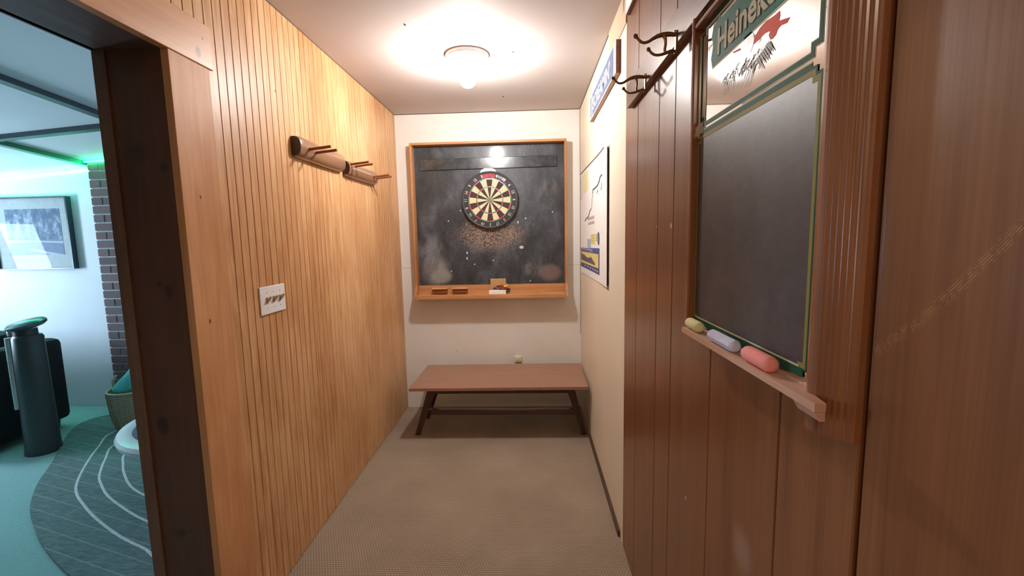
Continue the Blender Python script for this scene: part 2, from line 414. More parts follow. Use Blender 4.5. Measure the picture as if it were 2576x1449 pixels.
c = n.mix(n.math('MULTIPLY', msk(on3((1080, 630)), (.09, .1, .10), .6, .5), nz2), c, (.25, .27, .30))
c = n.mix(msk(on3((1384, 685)), (.085, .1, .065), .3, .55), c, (.26, .17, .165))
c = n.mix(n.math('MULTIPLY', msk(on3((1340, 678)), (.07, .1, .05), .5, .6), nz2), c, (.22, .21, .2))
c = n.mix(n.math('MULTIPLY', msk(on3((1385, 470)), (.07, .1, .05), .6, .6), nz2), c, (.16, .14, .13))
c = n.mix(n.math('MULTIPLY', msk(on3((1236, 592)), (.23, .1, .11), .5, 1), nz), c, (.30, .20, .15))
c = n.mix(msk(on3((1312, 622)), (.017, .1, .012), .1, .95), c, (.66, .58, .46))
for q in ((1322, 549), (1303, 559), (1194, 665), (1136, 682), (1388, 406), (1334, 706), (1390, 533), (1158, 530), (1128, 556), (1241, 655), (1208, 405), (1175, 636), (1175, 650)):
    rz = .010 if q in ((1303, 559), (1175, 636), (1175, 650)) else .005
    c = n.mix(msk(on3(q), (.005, .1, rz), .2, .9), c, (.75, .72, .66))
spk = n.ramp(c2, [(.70, (0, 0, 0)), (.74, (1, 1, 1))])
c = n.mix(n.math('MULTIPLY', n.math('MULTIPLY', spk, msk(on3((1240, 590)), (.55, .1, .42), .5, .55)), 1.0), c, (.5, .47, .44))
n.col(c); n.bump(b, .35, .004); M['board'] = n.done(.45, coat=.25)
BX0, BX1, BZ0, BZ1 = -.932, .294, .952, 2.172
FD = .092
MB().box(BX0+.01, BX1-.01, D-.022, D-.002, BZ0+.02, BZ1-.01).build('panel', M['board'], bb)
MB().box(BX0, BX1, D-FD, D, BZ1-.018, BZ1, .002).build('frame_rail', M['oak'], bb)
MB().box(BX0, BX0+.018, D-FD, D, BZ0-.01, BZ1-.018, .002).build('frame_upright', M['oakv'], bb)
MB().box(BX1-.018, BX1, D-FD, D, BZ0-.01, BZ1-.018, .002).build('frame_upright', M['oakv'], bb)
# side brackets that carry the tray
for x in (BX0-.001, BX1-.019):
    m = MB(); m.prism([(D-FD-.06, BZ0), (D-FD+.002, BZ0), (D-FD+.002, BZ0+.10), (D-FD-.03, BZ0+.05)], lambda u, v, d: Vector((d, u, v)), x, x+.020); m.build('tray_bracket', M['oakv'], bb)
MB().box(BX0+.018, BX1-.018, D-.040, D-.0225, BZ0, 1.046).build('tray_back', M['oak'], bb)
MB().box(BX0+.018, BX1-.018, D-.155, D-.040, BZ0+.005, BZ0+.020, .002).build('tray_shelf', M['oak'], bb)
MB().box(BX0+.018, BX1-.018, D-.165, D-.155, BZ0-.006, BZ0+.030, .003).build('tray_lip', M['oak'], bb)
MB().box(.075, BX1-.03, D-.166, D-.156, BZ0+.028, BZ0+.036, .002).build('lip_batten', wood('pale_batten', (.72, .42, .22), (.6, .32, .15), 0, .45, 60), bb)
for x in (-.80, -.636):
    MB().box(x, x+.125, D-.085, D-.040, 1.018, 1.027, .001).build('dart_ledge', MATS['pale_batten'], bb)
    MB().box(x+.004, x+.121, D-.070, D-.040, .990, 1.018).build('ledge_block', M['peg'], bb)
# raised black slat above the dartboard, slightly uneven
p0, p1 = at(1, D-.03, 1059, 429), at(1, D-.03, 1400, 418)
m = MB(); m.sweep([(D-.0225, 0), (D-.036, 0), (D-.036, .082), (D-.034, .085), (D-.0225, .086)], p0.x, p1.x, lambda a, b, t: Vector((t, a, b+p0.z+(p1.z-p0.z)*(t-p0.x)/(p1.x-p0.x))), 12)
n = NT('worn_black_gloss_slat'); v = n.noise(n.pos(), 14, 5, .6); n.col(n.ramp(v, [(.35, (.022, .026, .030)), (.65, (.07, .08, .09))])); n.bump(v, .25, .004)
m.build('slat', n.done(.22, coat=.5), bb)
# splintered wood under the dartboard
m = MB()
for i in range(420):
    an = random.uniform(-PI, 0); r = random.uniform(.235, .235+.12*random.random()+.02)
    x = -.313+r*math.cos(an)*(.9 if abs(math.cos(an)) > .3 else 1); z = 1.715+r*math.sin(an)
    if z > 1.55 or abs(x+.313) > .21: continue
    s_ = random.uniform(.002, .0075); c0 = Vector((x, D-.0225, z))
    q = [c0+Vector((random.uniform(-s_, s_), 0, random.uniform(-s_, s_)*1.6)) for _ in range(3)]; top = c0+Vector((0, -random.uniform(.001, .005), 0))
    vs = [m.bm.verts.new(p) for p in q]+[m.bm.verts.new(top)]
    for f in ((0, 1, 3), (1, 2, 3), (2, 0, 3)): m.bm.faces.new([vs[k] for k in f])
m.build('splinters', plain('torn_wood_fibre', (.34, .22, .15), .8, 0, .5, 90), bb, kind='stuff')

# ------------------------------------------------------------------ dartboard
DC = Vector((-.313, D-.024, 1.721)); DR = .2255
db = thing('dartboard', DC, 'round bristle dartboard with cream, black, red and green segments on the black board', 'dartboard')
DY = DC.y-.036
MB().lathe(DC, [(0, 0), (DR-.006, 0), (DR, .005), (DR, .033), (DR-.003, .036), (0, .036)], 64, (0, -1, 0)).build('body', plain('black_sisal_edge', (.022, .022, .026), .6), db, smooth=True)
cm, bk, rd, gr = plain('cream_sisal', (.74, .62, .40), .8, 0, .12, 300), plain('dark_sisal', (.045, .030, .032), .8, 0, .3, 300), plain('red_sisal', (.66, .07, .075), .8, 0, .1, 300), plain('green_sisal', (.10, .30, .15), .8, 0, .1, 300)
def seg(a0, a1, r0, r1, mat, nn=5, name='segment'):
    m = MB(); P = [(r0, a0+(a1-a0)*i/nn) for i in range(nn+1)]+[(r1, a1+(a0-a1)*i/nn) for i in range(nn+1)]
    m.prism([(r*math.sin(t), r*math.cos(t)) for r, t in P], lambda u, v, d: Vector((DC.x+u, d, DC.z+v)), DY+.001, DY-.0015)
    return m.build(name, mat, db)
for k in range(20):
    a0 = (k-.5)*PI/10; a1 = a0+PI/10; dark = k % 2 == 0
    seg(a0, a1, .162, .170, rd if dark else gr); seg(a0, a1, .107, .162, bk if dark else cm)
    seg(a0, a1, .099, .107, rd if dark else gr); seg(a0, a1, .0159, .099, bk if dark else cm)
MB().lathe((DC.x, DY, DC.z), [(0, .002), (.0159, .002), (.0159, 0)], 24, (0, -1, 0)).build('outer_bull', gr, db)
MB().lathe((DC.x, DY, DC.z), [(0, .0025), (.0064, .0025), (.0064, 0)], 16, (0, -1, 0)).build('inner_bull', rd, db)
m = MB()
for r in (.170, .162, .107, .099, .0159):
    m.tube([(DC.x+r*math.cos(t*PI/24), DY-.002, DC.z+r*math.sin(t*PI/24)) for t in range(48)], .0007, 4, True)
for k in range(20):
    t = (k+.5)*PI/10; m.tube([(DC.x+r*math.sin(t), DY-.002, DC.z+r*math.cos(t)) for r in (.016, .178)], .0007, 4)
m.build('wire_spider', M['steel'], db)
MB().tube([(DC.x+.213*math.cos(t*PI/32), DY-.003, DC.z+.213*math.sin(t*PI/32)) for t in range(64)], .0018, 6, True).build('number_ring', M['steel'], db, smooth=True)
numm = plain('pale_numeral_wire', (.62, .62, .64), .35, .3)
for k, nstr in enumerate('20 1 18 4 13 6 10 15 2 17 3 19 7 16 8 11 14 9 12 5'.split()):
    if k in (0,): continue
    t = k*PI/10; er = Vector((math.sin(t), 0, math.cos(t))); et = Vector((math.cos(t), 0, -math.sin(t)))
    text_mb(nstr, .033, Vector((DC.x, DY-.0025, DC.z))+er*.182, et, er, (0, -1, 0), .002, .0005, 'CENTER', .85).build('numeral', numm, db)
def ell(cx, cz, rx, rz, n_=20): return [(cx+rx*math.cos(2*PI*i/n_), cz+rz*math.sin(2*PI*i/n_)) for i in range(n_)]
fxz = lambda u, v, d: Vector((u, d, v))
P = [(DC.x+r*math.sin(t), DC.z+r*math.cos(t)) for r, t in [(.176, -.32+.08*i) for i in range(8)]+[(.205, .24-.08*i) for i in range(8)]]
MB().prism(P, fxz, DY, DY-.0012).build('emblem', plain('faded_red_emblem', (.38, .045, .06), .6, 0, .3, 60), db)
P = [(DC.x+r*math.sin(t), DC.z+r*math.cos(t)) for r, t in [(.184, .27+.07*i) for i in range(6)]+[(.203, .62-.07*i) for i in range(6)]]
MB().prism(P, fxz, DY, DY-.0010).build('worn_patch', plain('worn_grey_patch', (.26, .27, .28), .6), db)
MB().prism([(-.085, -.03), (.07, -.03), (.045, .018), (.02, .026), (-.04, .026), (-.065, .012)], lambda u, v, d: Vector((DC.x+u, d, DC.z+.222+v)), D-.025, D-.05).build('hanging_bracket', plain('white_bracket', (.75, .74, .72), .5), db)

# ------------------------------------------------------------------ small things in the tray
ZT = BZ0+.020
m = MB().box(-.333, -.197, D-.135, D-.095, ZT, ZT+.036, .004); m.build('board_eraser', plain('white_eraser', (.86, .85, .84), .6, 0, .03), label='white block eraser in the tray under the dartboard', cat='eraser')
cb = plain('brown_cardboard', (.50, .29, .13), .8, 0, .1, 60)
m = MB(); m.box(-.325, -.200, D-.060, D-.050, ZT, 1.095, .001); m.build('cardboard_card', cb, label='small tan cardboard square leaning on the black board behind the white eraser', cat='card')
def dart(nm, c, ang, lab, fl, br):
    t = thing(nm, c, lab, 'dart'); c = Vector(c); d = Vector((math.cos(ang), -.12, math.sin(ang)*.35)).normalized()
    MB().lathe(c, [(0, -.035), (.0012, -.030), (.0014, 0)], 8, d).build('point', M['steel'], t, smooth=True)
    MB().lathe(c, [(.0014, 0), (.0065, .006), (.0075, .03), (.005, .05), (.003, .06), (0, .06)], 10, d).build('barrel', br, t, smooth=True)
    m = MB(); up = d.cross(Vector((0, 1, 0))).normalized()
    for k in range(4):
        v = Matrix.Rotation(k*PI/2+.5, 3, d) @ up; sd = d.cross(v)
        m.obox(c+d*.075+v*.009, d, v, sd, .016, .009, .0008)
    m.build('flight', fl, t)
dk = plain('dark_barrel', (.07, .03, .035), .4, .3)
dart('dart', (-.305, D-.088, ZT+.048), .05, 'dark dart with red flight resting behind the white eraser', plain('red_flight', (.62, .05, .03), .5), dk)
dart('dart', (-.275, D-.078, ZT+.062), .30, 'dart with yellow flight, topmost behind the white eraser', plain('yellow_flight', (.75, .55, .10), .5), dk)
dart('dart', (-.255, D-.100, ZT+.045), -.35, 'dark maroon dart tipping over the right end of the white eraser', plain('maroon_flight', (.10, .035, .045), .5), dk)

# ------------------------------------------------------------------ bench
be = thing('bench', (-.235, 3.25, 0), 'low brown wooden bench with splayed dark legs against the white end wall', 'bench')
BT = .402
m = MB(); m.prism([(-.853, 2.957), (.382, 2.972), (.392, 3.548), (-.848, 3.530)], lambda u, v, d: Vector((u, v, d)), BT-.020, BT); m.build('seat', M['bench'], be)
m = MB(); m.box(-.70, .25, 3.06, 3.08, BT-.075, BT-.0205); m.build('apron', M['benchleg'], be)
m = MB(); m.box(-.70, .25, 3.42, 3.44, BT-.075, BT-.0205); m.build('apron', M['benchleg'], be)
for sx, x0, x1 in ((-1, -.715, -.845), (1, .262, .368)):
    for y0, y1 in ((3.10, 3.115), (3.40, 3.42)):
        a, b = Vector((x0, y0, BT-.021)), Vector((x1, y1, 0)); d = (b-a).normalized()
        m = MB(); up = Vector((0, 1, 0)); sd = d.cross(up).normalized()
        m.prism([(-.030, 0), (.030, 0), (.017, 1), (-.017, 1)], lambda u, v, dd: a+(b-a)*v+Vector((1, 0, 0))*u+Vector((0, dd, 0)), -.015, .015)
        m.build('leg', M['benchleg'], be)
    xm = x0+(x1-x0)*.69
    MB().box(xm-.012, xm+.012, 3.10, 3.40, .10, .14, .002).build('cross_rail', M['benchleg'], be)
MB().box(-.80, .335, 3.235, 3.262, .098, .140, .003).build('stretcher', wood('dark_bench_rail', (.14, .055, .035), (.09, .034, .022), 0, .22, 60, coat=.5), be)

# ------------------------------------------------------------------ wall outlet
ot = thing('wall_outlet', (-.115, D, .37), 'small ivory wall outlet just above the bench on the end wall', 'outlet')
MB().box(-.150, -.078, D-.006, D, .345, .437, .002).build('cover_plate', plain('ivory_plastic', (.80, .74, .62), .4, 0, .02), ot)
MB().box(-.140, -.088, D-.030, D-.0062, .395, .434, .003).build('receptacle', plain('ivory_plastic_face', (.74, .66, .5), .4), ot)
MB().box(-.122, -.106, D-.0305, D-.0300, .405, .409).build('slot', M['gap'], ot)

# ------------------------------------------------------------------ light switch
sw = thing('light_switch', (XL, 1.783, 1.14), 'white triple light switch plate with brass toggles on the pine wall', 'switch')
YA, YZ, ZA, ZB = 1.694, 1.871, 1.139, 1.251
MB().box(XL, XL+.006, YA, YZ, ZA, ZB, .0025).build('plate', M['white'], sw)
br = plain('pale_brass_toggle', (.50, .38, .17), .35, .5)
for y in (1.738, 1.785, 1.832):
    MB().box(XL+.0055, XL+.0085, y-.006, y+.006, 1.183, 1.208, .001).build('toggle_slot', plain('brass_collar', (.42, .31, .16), .5, .3), sw)
    m = MB(); m.prism([(0, -.006), (0, .006), (.015, .016), (.017, .012), (.006, -.006)], lambda u, v, d: Vector((XL+.008+u, d, 1.196+v)), y-.004, y+.004); m.build('toggle', br, sw)
    for z in (1.165, 1.226): MB().lathe((XL+.006, y, z), [(0, .0012), (.0028, .0008), (.003, 0)], 10, (1, 0, 0)).build('screw', plain('switch_screw', (.55, .52, .52), .4), sw)

# ------------------------------------------------------------------ half-log peg racks
def half_log(y0, y1, z0, z1, lab, pegs, dep=.043, notch=None):
    t = thing('peg_rack', (XL, y0, z0), lab, 'rack', 'half-log peg racks on the pine wall')
    zc, hh = (z0+z1)/2, (z1-z0)/2; N = 14
    m = MB(); rings = []
    st = [0, .03, .12, .3, .5, .7, .85, .95, 1]; sc = [.86, .97, 1, 1, 1.02, 1, 1, .93, .70]
    for s, k in zip(st, sc):
        yy_ = y0+(y1-y0)*s; rg = []
        for i in range(N+1):
            an = -PI/2+PI*i/N; kk = k*(1-(.18 if notch and abs(s-.5) < .01 and i > N-4 else 0))
            rg.append(m.bm.verts.new((XL+.001+dep*max(0, math.cos(an))**.55*min(1, k+.05), yy_, zc+hh*kk*math.sin(an))))
        rings.append(rg)
    for a, b in zip(rings, rings[1:]):
        for i in range(N): m.bm.faces.new((a[i], a[i+1], b[i+1], b[i]))
        m.bm.faces.new((a[N], a[0], b[0], b[N]))
    m.bm.faces.new(list(reversed(rings[-1]))); m.bm.faces.new(rings[0])
    m.build('log', M['log'], t, smooth=True)
    m = MB(); P = [(XL+.0015+(dep-.0005)*max(0, math.cos(-PI/2+PI*i/N))**.55, zc+hh*.86*math.sin(-PI/2+PI*i/N)) for i in range(N+1)]
    m.prism(P, lambda u, v, d: Vector((u, d, v)), y0-.004, y0+.0005); m.build('cut_end', M['bark'], t)
    for py, pz in pegs:
        MB().tube([(XL+dep-.006, py, pz), (XL+.145, py+.004, pz+.012)], .0068, 10).build('peg', M['peg'], t, smooth=True)
half_log(2.03, 2.545, 1.805, 1.905, 'left half-log wooden peg rack with two pegs near its dark cut end', [(2.105, 1.852), (2.17, 1.848)], notch=True)
half_log(2.575, 3.085, 1.795, 1.885, 'right half-log wooden peg rack nearest the end wall, pegs at both ends', [(2.60, 1.862), (2.665, 1.860), (2.965, 1.838), (3.02, 1.834)])

# ------------------------------------------------------------------ map poster on the cream wall
po = thing('map_poster', (XR, 2.95, 1.14), 'white trail map poster with blue and yellow elevation profile on the cream wall', 'poster')
PY0, PY1 = 2.335, 3.600
def px_(y): return XR-.0025-.009*max(0, (2.75-y)/.42)**1.6   # near edge curls off the wall
def psheet(poly_yz, off, th, mat, name, nseg=10):
    """flat printed shape that follows the sheet; poly as (y,z) quad list"""
    m = MB()
    (ya, zal, zah), (yb, zbl, zbh) = poly_yz
    prev = None
    for i in range(nseg+1):
        s = i/nseg; y = ya+(yb-ya)*s; zl = zal+(zbl-zal)*s; zh = zah+(zbh-zah)*s; x = px_(y)-off
        cur = [m.bm.verts.new((x, y, zl)), m.bm.verts.new((x, y, zh)), m.bm.verts.new((x-th, y, zh)), m.bm.verts.new((x-th, y, zl))]
        if prev:
            for k in range(4): m.bm.faces.new((prev[k], prev[(k+1) % 4], cur[(k+1) % 4], cur[k]))
        else: m.bm.faces.new(cur)
        prev = cur
    m.bm.faces.new(list(reversed(prev)))
    return m.build(name, mat, po)
psheet(((PY0, 1.155, 1.885), (PY1, 1.137, 1.900)), 0, .0012, M['whitep'], 'sheet', 24)
psheet(((2.46, 1.884, 1.891), (PY1, 1.898, 1.905)), 0, .004, plain('brown_edge_shade', (.22, .13, .11), .6), 'top_edge_shade')  # shadow along the sheet's top edge, modelled as a brown strip
MB().prism([(px_(PY0)-.0005, 0), (px_(PY0)+.0035, 0), (XR-.002, .03), (XR, .06)], lambda u, v, d: Vector((u, PY0+v, d)), 1.165, 1.87).build('edge_gap_shade', plain('dark_gap_shade', (.09, .035, .025), .6), po)  # dark wedge drawn in as the shadow in the gap behind the curl
blue, yel = plain('poster_navy', (.08, .10, .26), .6), plain('poster_yellow', (.74, .66, .24), .6)
def yz(q): p = at(0, XR-.004, *q); return p.y, p.z
psheet(((2.62, 1.195, 1.352), (3.585, 1.188, 1.332)), .0013, .0006, blue, 'profile_panel', 14)
psheet(((2.66, 1.232, 1.315), (3.575, 1.220, 1.305)), .0020, .0005, yel, 'profile_field', 14)
m = MB(); NP = 26; hts = [.50, .52, .46, .43, .40, .36, .42, .40, .36, .35, .33, .28, .30, .26, .25, .31, .28, .3, .36, .34, .40, .33, .27, .22, .18, .14, .10]
for i in range(NP):
    ya = 3.56-(3.56-2.80)*i/NP; yb = 3.56-(3.56-2.80)*(i+1)/NP
    v = [m.bm.verts.new((px_(y)-.0027, y, z)) for y, z in ((ya, 1.240), (yb, 1.240), (yb, 1.243+.11*hts[i+1]), (ya, 1.243+.11*hts[i]))]; m.bm.faces.new(v)
m.build('mountain_profile', plain('poster_slate', (.15, .11, .14), .6), po)
text_mb('ELEVATION PROFILE', .030, (px_(3.3)-.0022, 3.52, 1.318), (0, -1, 0), (0, 0, 1), (-1, 0, 0), .0004, .0003, 'LEFT', 2.2).build('profile_title', plain('pale_print', (.5, .52, .62), .6), po)
for i, y in enumerate((3.3, 3.15, 3.02, 2.90, 2.80, 2.71)):
    psheet(((y-.025, 1.206, 1.216), (y+.025, 1.206, 1.216)), .0020, .0005, plain('pale_pink_print', (.62, .50, .52), .6), 'caption', 1)
psheet(((2.80, 1.372, 1.437), (3.00, 1.370, 1.435)), .0013, .0005, yel, 'sponsor_box', 4)
psheet(((3.00, 1.345, 1.405), (3.18, 1.343, 1.403)), .0013, .0005, plain('poster_pale_blue', (.42, .50, .68), .6), 'sponsor_box', 4)
for z in (1.392, 1.408, 1.424): psheet(((2.82, z, z+.004), (2.98, z, z+.004)), .0019, .0003, plain('poster_ochre_line', (.5, .42, .12), .6), 'caption', 2)
dkp = plain('poster_dark_ink', (.10, .09, .08), .6)
psheet(((2.745, 1.39, 1.437), (2.765, 1.39, 1.437)), .0014, .0005, dkp, 'figure_mark', 1)
m = MB(); ring = [(2.655+.028*math.cos(t*PI/10), 1.408+.034*math.sin(t*PI/10)) for t in range(20)]
m.tube([(px_(y)-.002, y, z) for y, z in ring], .0045, 4, True); m.build('seal_mark', dkp, po)
MB().prism([(2.655+.012*math.cos(t*PI/5), 1.408+.016*math.sin(t*PI/5)) for t in range(10)], lambda u, v, d: Vector((px_(2.655)-d, u, v)), .0015, .0022).build('seal_mark', dkp, po)
for z, wd in ((1.532, .36), (1.500, .33)): psheet(((2.84, z-.001, z+.020), (2.84+wd*.9, z-.002, z+.016)), .0013, .0004, plain('poster_taupe', (.50, .42, .40), .6), 'caption', 4)
psheet(((3.14, 1.735, 1.872), (3.46, 1.735, 1.886)), .0013, .0004, plain('poster_pale_yellow', (.78, .74, .42), .6), 'inset_map', 6)
psheet(((3.50, 1.70, 1.87), (3.585, 1.70, 1.87)), .0013, .0004, plain('poster_pale_grey', (.62, .62, .64), .6), 'inset_panel', 3)
def trail(pts, r, mat):
    m = MB(); m.tube([(px_(yz(q)[0])-.0024, *yz(q)) for q in pts], r, 4); m.build('trail_line', mat, po)
trail([(1516, 439), (1511, 445), (1508, 457), (1504, 466), (1500, 470), (1496, 474), (1492, 477), (1492, 486)], .0035, dkp)
trail([(1492, 486), (1490, 500), (1489, 520), (1487, 528)], .0012, dkp)
trail([(1487, 526), (1484, 531), (1482, 540), (1480, 545), (1475, 550), (1472, 556)], .0028, dkp)
trail([(1515, 460), (1515, 468), (1514, 477)], .003, plain('poster_tan_ink', (.50, .38, .28), .6))
trail([(1505, 478), (1502, 484), (1505, 489)], .003, plain('poster_tan_ink', (.50, .38, .28), .6))
psheet(((2.50, 1.79, 1.83), (2.58, 1.79, 1.83)), .0013, .0004, plain('poster_pale_stain', (.66, .64, .63), .6), 'compass_mark', 2)

# ------------------------------------------------------------------ wooden sign on the cream wall
sg = thing('wall_sign', (XR, 2.48, 2.125), 'long pale blue-grey sign with white lettering, wood edged, high on the cream wall', 'sign')
SY0, SY1 = 2.065, 2.915
MB().box(XR-.020, XR, SY0, SY1, 2.130, 2.270, .001).build('board', M['oak'] if False else wood('sign_edge_wood', (.30, .13, .075), (.18, .07, .045), 1, .4, 60), sg)
MB().box(XR-.0208, XR-.0200, SY0+.002, SY1-.002, 2.133, 2.268).build('face', M['whitep'], sg)
MB().box(XR-.0214, XR-.0206, SY0+.06, 2.80, 2.140, 2.262).build('blue_field', plain('blue_grey_paint', (.13, .16, .26), .8), sg)
MB().box(XR-.0214, XR-.0206, 2.845, 2.885, 2.140, 2.262).build('blue_bar', MATS['blue_grey_paint'], sg)
text_mb("SCREAMIN'", .104, (XR-.0218, 2.78, 2.164), (0, -1, 0), (0, 0, 1), (-1, 0, 0), .0006, .0005, 'LEFT', 1.12).build('lettering', M['whitep'], sg)

# second sign near the ceiling, only its corner in view
s2 = thing('wall_sign', (XR, 1.8, 2.28), 'white sign with brown lettering, wood edged, at the ceiling above the coat hooks', 'sign')
q0 = at(0, XR-.018, 1573, 70); q1 = at(0, XR-.018, 1607, 0)
sl = (q1.z-q0.z)/(q1.y-q0.y)
MB().box(XR-.016, XR, 1.32, q0.y, 2.284, 2.405, .001).build('board', MATS['sign_edge_wood'], s2)
MB().box(XR-.0168, XR-.016, 1.322, q0.y-.002, 2.287, 2.403).build('face', M['whitep'], s2)
MB().prism([(1.905, 2.402), (1.935, 2.402), (1.940, 2.35), (1.925, 2.312), (1.905, 2.36)], lambda u, v, d: Vector((d, u, v)), XR-.0169, XR-.0175).build('lettering', plain('brown_lettering', (.28, .12, .07), .5), s2)

# ------------------------------------------------------------------ coat rack
cr = thing('coat_rack', (XR, 1.3, 1.914), 'dark wooden coat rack with double brass hooks on the panelled wall', 'coat rack')
CX = XR-.022
MB().box(CX, XR, .80, 1.822, 1.914, 1.998, .0015).build('rail', M['rack'], cr)
def hook(y, dz=0):
    c = Vector((CX, y, 1.904+dz)); m = MB()
    P = lambda l: [c+Vector((-a, 0, b)) for a, b in l]
    # upper prong: rises from plate, dips, ends in a ball
    m.tube(P([(0, .032), (.012, .0345), (.023, .035), (.036, .034), (.048, .031), (.060, .025), (.070, .0185), (.081, .0160), (.089, .018), (.095, .0235), (.102, .031)]), [.0045, .0055, .0060, .0058, .0052, .0042, .0038, .0036, .0035, .0034, .0034], 10)
    m.tube(P([(0, -.008), (.013, -.0065), (.024, -.0105), (.035, -.0140), (.046, -.0155), (.055, -.0145), (.063, -.0095), (.069, -.0020)]), [.0040, .0042, .0040, .0036, .0034, .0033, .0032, .0032], 10)
    m.tube(P([(.032, .033), (.0275, .022), (.027, .010), (.029, -.002), (.027, -.011)]), [.0056, .0040, .0036, .0036, .0040], 8)
    m.build('hook', M['brass'], cr, smooth=True)
    MB().lathe(c+Vector((-.104, 0, .033)), [(0, -.0065), (.0045, -.0045), (.0065, 0), (.0045, .0045), (0, .0065)], 12).build('hook_ball', M['brass'], cr, smooth=True)
    MB().lathe(c+Vector((-.0705, 0, -.0005)), [(0, -.0055), (.004, -.004), (.0055, 0), (.004, .004), (0, .0055)], 12).build('hook_ball', M['brass'], cr, smooth=True)
    MB().box(CX-.003, CX, y-.008, y+.008, c.z-.012, c.z+.042, .001).build('hook_plate', M['brass'], cr)
    MB().lathe((CX-.003, y, 1.945), [(0, .003), (.003, .002), (.004, 0)], 10, (-1, 0, 0)).build('screw', M['brass'], cr)
hook(1.545); hook(1.235); hook(.955, .016)

# ------------------------------------------------------------------ mirror with blackboard
mi = thing('pub_mirror', (XR, .81, 1.164), 'framed mirror with green printed border over a dark writing panel on the panelled wall', 'mirror')
GX = .385          # glass plane
YI0, YI1, ZI0, ZI1 = .603, 1.058, 1.20, 1.874
YO0, YO1, ZO0, ZO1 = .548, 1.100, 1.164, 1.898
MB().box(GX, XR-.001, YI0-.01, YI1+.02, ZI0, ZI1+.01).build('mirror_glass', M['mirror'], mi)
# fluted moulding: profile (distance from outer edge, height over the wall)
pts = [(0, 0), (0, .008), (.002, .0105), (.0035, .0115)]+[(.0035+.034*i/24, .0115+.0255*(i/24)**.8+(.0007 if i % 4 in (1, 2) else -.0003)) for i in range(1, 25)]+[(.041, .0385), (.047, .039), (.053, .0375), (.055, .035), (.055, .018), (.050, 0)]
MB().sweep([(XR-h, YO0+d) for d, h in pts], ZO0, ZO1, lambda a, b, t: Vector((a, b, t))).build('frame_stile', M['stile'], mi)
MB().sweep([(XR-h, YO1-d*.74) for d, h in pts], ZI0+.0, ZO1, lambda a, b, t: Vector((a, b, t))).build('frame_stile', M['stile'], mi)
MB().sweep([(XR-h, ZO1-d*.50) for d, h in pts], YO0+.05, YO1-.05, lambda a, b, t: Vector((a, t, b))).build('frame_rail', M['stileh'], mi)
# printed borders (on the glass)
fg = lambda off: (lambda u, v, d: Vector((GX-off-d, u, v)))
def strip(poly, wd, off, mat, name, closed=True):
    """band of width wd following an axis-aligned polyline (y,z) on the glass"""
    m = MB(); P = list(poly); N = len(P)
    ar = sum(P[k][0]*P[(k+1) % N][1]-P[(k+1) % N][0]*P[k][1] for k in range(N)); sg_ = 1 if ar > 0 else -1
    def off_(w_):
        out = []
        for k in range(N):
            a, b, c_ = P[k-1], P[k], P[(k+1) % N]
            d1 = ((b[0]-a[0]), (b[1]-a[1])); d2 = ((c_[0]-b[0]), (c_[1]-b[1]))
            sn_ = lambda v: (v > 1e-9)-(v < -1e-9)
            n1 = (sn_(d1[1])*sg_, -sn_(d1[0])*sg_); n2 = (sn_(d2[1])*sg_, -sn_(d2[0])*sg_)
            out.append((b[0]+(n1[0]+n2[0])*w_, b[1]+(n1[1]+n2[1])*w_))
        return out
    lo, li = off_(wd/2), off_(-wd/2); x0_, x1_ = GX-off, GX-off-.0004
    R = [[m.bm.verts.new((x, y, z)) for y, z in L] for x, L in ((x0_, lo), (x1_, lo), (x1_, li), (x0_, li))]
    for q in range(4):
        A, B = R[q], R[(q+1) % 4]
        for k in range(N): m.bm.faces.new((A[k], A[(k+1) % N], B[(k+1) % N], B[k]))
    return m.build(name, mat, mi)
def notched(y0_, y1_, z0_, z1_, s):
    return [(y0_+s, z0_), (y1_-s, z0_), (y1_-s, z0_+s*.8), (y1_, z0_+s*.8), (y1_, z1_-s*.8), (y1_-s, z1_-s*.8), (y1_-s, z1_), (y0_+s, z1_), (y0_+s, z1_-s*.8), (y0_, z1_-s*.8), (y0_, z0_+s*.8), (y0_+s, z0_+s*.8)]
A_ = notched(.634, 1.047, 1.664, 1.866, .016)
strip(A_, .0105, .0001, M['gold'], 'gold_border'); strip(A_, .0075, .0006, M['green'], 'green_border')
MB().box(GX-.0005, GX-.0001, .650, 1.030, 1.640, 1.656).build('gold_border', M['gold'], mi)
MB().box(GX-.0010, GX-.0006, .650, 1.030, 1.6425, 1.6535).build('green_border', M['green'], mi)
n = NT('slate_writing_panel'); a = n.noise(n.pos((1, 1, .6)), 9, 5, .6); b = n.noise(n.pos((3, 12, 30)), 3, 4)
sp = n.n('ShaderNodeSeparateXYZ'); n.l(n.n('ShaderNodeNewGeometry').outputs['Position'], sp.inputs[0])
f = n.math('ADD', n.math('MULTIPLY', a, .7), n.math('MULTIPLY', b, .3))
n.col(n.ramp(f, [(.35, (.042, .040, .045)), (.68, (.090, .083, .090))])); n.bump(a, .05); M['slate'] = n.done(.42)
BY0, BY1, BW0, BW1 = .636, 1.052, 1.232, 1.638
P = notched(BY0, BY1, BW0, BW1, .012)
MB().prism(P, fg(0), .0001, .0006).build('writing_panel', M['slate'], mi)
B_ = notched(.631, 1.057, 1.228, 1.640, .012)
strip(B_, .0085, .0007, M['olive'], 'olive_border'); strip([(y, z) for y, z in notched(.6265, 1.0615, 1.223, 1.646, .012)], .0035, .0009, M['green'], 'green_border')
MB().box(GX-.0016, GX-.0010, .633, 1.055, 1.222, 1.234).build('green_border', M['green'], mi)
MB().box(GX-.0021, GX-.0015, .643, 1.047, 1.2345, 1.2375).build('gold_border', M['gold'], mi)
